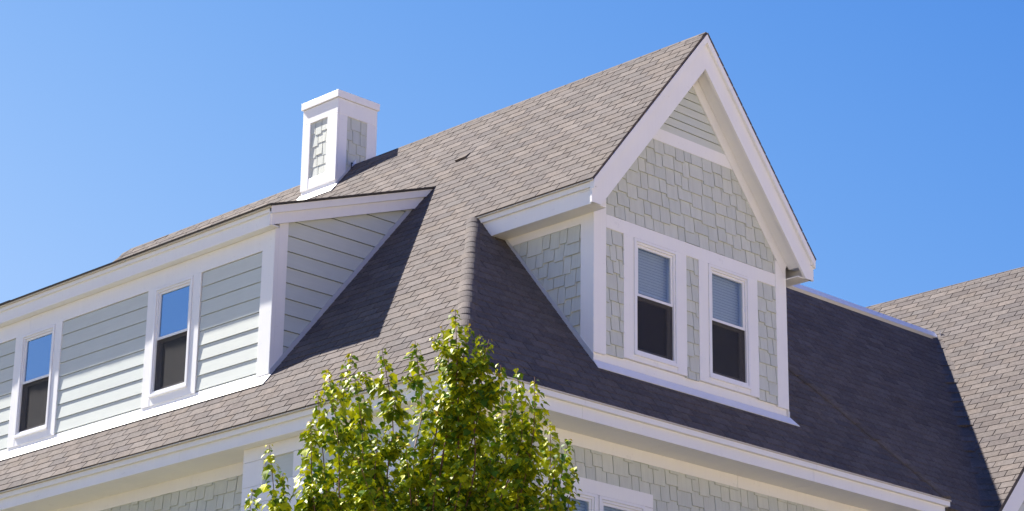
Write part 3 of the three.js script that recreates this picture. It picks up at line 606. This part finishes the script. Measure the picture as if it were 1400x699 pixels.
  for (const s of [-1, 1]) {
    const m = (p) => p.map(([x, y]) => [s < 0 ? x : 2 * xr - x, y]);
    add(wing, 'rake_board', slab(faceZ(0), m([[xe, ye - 0.03], [xe, ye - 0.33], [xe + 0.06, ye - 0.33], [xr, yr - 0.4], [xr, yr - 0.04]]), zc - 0.004, zc - 0.04), M.white);
    add(wing, 'rake_soffit', slab(faceZ(0), m([[xe + 0.05, ye - 0.25], [xr, yr - 0.35], [xr, yr - 0.33], [xe + 0.05, ye - 0.23]]), zc - 0.041, zc - 0.13), M.white);
  }
}

// ------------------------------------------------------------------ young maple in front of the corner
{
  const r = rng(900), H = (v) => 7.577 - (v - 4 - 425) * 0.00593, base = new THREE.Vector3(-4.3, 0, 2.2);
  const tree = group(scene, 'maple_tree', { label: 'young leafy maple with yellow-green shoot tips growing in front of the house corner', category: 'tree' });
  tree.position.copy(base);
  const right = new THREE.Vector3(0.714, 0, 0.7), deep = new THREE.Vector3(0.7, 0, -0.714);
  const loc = (lat, dep, h) => new THREE.Vector3().addScaledVector(right, lat).addScaledVector(deep, dep).setY(h);
  const tube = (pts, r0, r1, seg = 6) => {
    const c = new THREE.CatmullRomCurve3(pts), n = Math.max(3, pts.length * 3), g = new THREE.TubeGeometry(c, n, 1, seg, false), p = g.attributes.position, q = new THREE.Vector3();
    for (let i = 0; i <= n; i++) { const k = lerp(r0, r1, i / n), o = c.getPointAt(i / n); for (let j = 0; j <= seg; j++) { const id = i * (seg + 1) + j; q.fromBufferAttribute(p, id).sub(o).multiplyScalar(k).add(o); p.setXYZ(id, q.x, q.y, q.z); } }
    g.computeVertexNormals(); return { g, c };
  };
  add(tree, 'trunk', tube([loc(0, 0, 0), loc(0.03, 0.02, 1.5), loc(-0.02, 0, 3), loc(0.02, 0.03, 4.6)], 0.1, 0.06, 10).g, M.bark);
  // shoots: [pixel column of the tip at 162 px per metre, pixel row, depth, how far below the tip it leaves the middle]
  const tips = [[436, 546], [450, 515], [481, 488], [486, 520], [522, 485], [566, 470], [603, 452], [621, 425], [640, 447], [655, 462], [668, 470], [684, 505], [706, 512], [731, 524], [752, 586], [778, 612], [430, 590], [500, 560], [640, 530], [700, 560], [740, 570], [425, 640], [470, 600], [520, 610], [620, 585], [665, 590], [715, 610], [760, 640], [786, 655], [375, 628], [395, 668], [355, 690], [450, 660], [500, 655], [560, 650], [610, 640], [660, 650], [710, 660], [590, 690], [640, 700], [690, 700], [540, 700], [470, 700], [750, 690]];
  const limbs = [], leaves = [], q = new THREE.Vector3();
  const leafAt = (pos, out, size, tipness) => {
    const nrm = new THREE.Vector3(out.x * 0.7 + (r() - 0.5) * 1.1, 0.55 + r() * 0.7, out.z * 0.7 + (r() - 0.5) * 1.1).normalize();
    const dir = new THREE.Vector3(out.x + (r() - 0.5) * 0.7, -0.25 - r() * 0.7, out.z + (r() - 0.5) * 0.7); dir.addScaledVector(nrm, -dir.dot(nrm)).normalize();
    const side = new THREE.Vector3().crossVectors(dir, nrm);
    const m = new THREE.Matrix4().makeBasis(side, dir, nrm).scale(new THREE.Vector3(size, size, size)).setPosition(pos);
    const c = new THREE.Color(), a = r();
    if (tipness > 0.9 && a < 0.55) c.setRGB(0.5, 0.3 + 0.15 * r(), 0.05);      // fresh orange-yellow leaves at the very end of a shoot
    else { const k = Math.pow(a, 1.35), w = 0.9 + 0.2 * r(); c.setRGB(lerp(0.08, 0.63, k) * w, lerp(0.17, 0.62, k) * w, 0.013); }
    leaves.push({ m, c, pos });
  };
  const clothe = (curve, len, tipStart, density) => {
    const n = Math.round(len / 0.0122 * density); let ang = r() * 6.28;
    for (let i = 0; i < n; i++) {
      const t = 1 - Math.pow(i / n, 0.92) * 0.97, p = curve.getPointAt(Math.max(0, Math.min(1, t))), dTip = (1 - t) * len;
      if (dTip < 0.02) { ang += 0.9; }
      ang += 1.57 + (r() - 0.5) * 0.5;
      for (const s of [0, Math.PI]) {
        const o = new THREE.Vector3(Math.cos(ang + s), 0, Math.sin(ang + s)), reach = Math.min(0.02 + dTip * 0.2, 0.17) * (0.25 + 0.95 * r());
        const tipness = 1 - Math.min(1, dTip / tipStart);
        leafAt(p.clone().addScaledVector(o, reach).add(new THREE.Vector3(0, reach * 0.35 - 0.02 + (r() - 0.5) * 0.05, 0)), o, (0.037 + 0.026 * Math.min(1, dTip / 0.2)) * (0.5 + 1.05 * r() * r() + 0.25 * r()), tipness + (r() - 0.5) * 0.25);
      }
    }
  };
  for (const [pu, pvv] of tips) {
    const lat0 = (pu - 586) / 162, edge = Math.min(1, Math.abs(lat0) / 1.3), dep = (r() - 0.5) * 1.7 * (1 - 0.5 * edge), sc = (20.05 + dep) / 20.05, lat = ((pu - 700) * sc + 114) / 162, h = 1.6 + (H(pvv) - 1.6) * sc, len = 1.1 + r() * 0.5, hb = Math.max(3.6, h - len - Math.abs(lat) * 0.7), k = 0.5 + 0.2 * r();
    const p3 = loc(lat, dep, h), p2 = loc(lat * 0.95 + (r() - 0.5) * 0.2, dep * 0.96 + (r() - 0.5) * 0.12, h - len * 0.42), p1 = loc(lat * 0.8, dep * 0.8, lerp(hb, h, 0.38)), p0 = loc(lat * 0.25 * k, dep * 0.2, hb - 0.3);
    const t = tube([p0, p1, p2, p3], 0.011, 0.0025, 5); limbs.push(t.g); clothe(t.c, t.c.getLength() * 0.86, 0.09, 1.0);
    for (let j = 0; j < 5; j++) {                                 // side twigs
      const k2 = 0.3 + r() * 0.52, b0 = t.c.getPointAt(k2), an = r() * 6.283, L = 0.1 + r() * 0.2, b1 = b0.clone().add(new THREE.Vector3(Math.cos(an) * L, L * (0.35 + 0.6 * r()), Math.sin(an) * L));
      const tw = tube([b0, b0.clone().lerp(b1, 0.5).add(new THREE.Vector3(0, -0.015, 0)), b1], 0.004, 0.002, 4); limbs.push(tw.g); clothe(tw.c, tw.c.getLength(), 0.05, 1.25);
    }
  }
  for (let i = 0; i < 70; i++) {                                  // shoots inside the crown
    const a = r() * 6.283, rad = Math.sqrt(r()) * 0.95, h = 5.5 + r() * 1.0 - rad * 0.35, p3 = new THREE.Vector3(Math.cos(a) * rad, h, Math.sin(a) * rad).addScaledVector(right, 0.1), p0 = new THREE.Vector3(p3.x * 0.15, h - 1.1, p3.z * 0.15);
    const t = tube([p0, p0.clone().lerp(p3, 0.5), p3], 0.009, 0.003, 5); limbs.push(t.g); clothe(t.c, t.c.getLength() * 0.85, 0.1, 0.9);
  }
  for (let i = 0; i < 60; i++) {                                  // the rest of the crown, below
    const a = r() * 6.283, rad = 0.5 + r() * 1.25, h = 3.1 + r() * 2.3, p3 = new THREE.Vector3(Math.cos(a) * rad, h, Math.sin(a) * rad), p0 = new THREE.Vector3(0, Math.max(2.2, h - 1.2), 0);
    const t = tube([p0, p0.clone().lerp(p3, 0.45).add(new THREE.Vector3(0, -0.1, 0)), p3], 0.02, 0.004, 5); limbs.push(t.g); clothe(t.c, t.c.getLength() * 0.8, 0.12, 0.6);
  }
  for (const g of limbs) add(tree, 'limb', g, M.twig);
  // one lobed leaf, folded along the midrib
  const half = [[0, -0.02], [0.2, -0.02], [0.42, 0.1], [0.4, 0.26], [0.56, 0.5], [0.36, 0.56], [0.24, 0.76], [0, 1.06]], P = [], add3 = (a, b, c) => P.push(...a, ...b, ...c);
  const z = (x, y) => [x, y, Math.abs(x) * 0.28 - 0.16 * y * y];
  for (const s of [1, -1]) for (let i = 0; i < half.length - 1; i++) { const a = half[i], b = half[i + 1], c = z(0, 0.36); const A = z(s * a[0], a[1]), B = z(s * b[0], b[1]); s > 0 ? add3(c, A, B) : add3(c, B, A); }
  const lg = new THREE.BufferGeometry(); lg.setAttribute('position', new THREE.BufferAttribute(new Float32Array(P), 3)); lg.computeVertexNormals();
  const lm = (c) => new THREE.MeshPhysicalMaterial({ color: c, roughness: 0.45, specularIntensity: 0.16, transmission: 0.4, thickness: 0, side: THREE.DoubleSide });
  leaves.forEach((l) => { q.copy(l.pos).add(base).applyMatrix4(pv); l.s = Math.abs(q.x) < 1 && Math.abs(q.y) < 1 ? l.pos.clone().add(base).distanceTo(CAM) : 1e6; });
  const order = leaves.slice().sort((a, b) => a.s - b.s), tones = [[0.54, 0.58, 0.013], [0.38, 0.44, 0.013], [0.2, 0.29, 0.013], [0.09, 0.18, 0.013], [0.5, 0.36, 0.05]].map((c) => ({ c, m: lm(rgb(...c)) }));
  for (const l of order.slice(0, 300)) {
    const best = tones.reduce((a, b) => (Math.hypot(b.c[0] - l.c.r, b.c[1] - l.c.g) < Math.hypot(a.c[0] - l.c.r, a.c[1] - l.c.g) ? b : a));
    const m = add(tree, 'leaf', lg, best.m); m.applyMatrix4(l.m);
  }
  const rest = order.slice(300), im = new THREE.InstancedMesh(lg, lm(rgb(1, 1, 1)), rest.length);
  rest.forEach((l, i) => { im.setMatrixAt(i, l.m); im.setColorAt(i, l.c); });
  im.name = 'foliage'; im.castShadow = im.receiveShadow = true; im.userData.kind = 'stuff'; tree.add(im);
}

scene.traverse((o) => { if (o.isMesh) { o.castShadow = true; o.receiveShadow = true; } });
renderer.render(scene, camera);
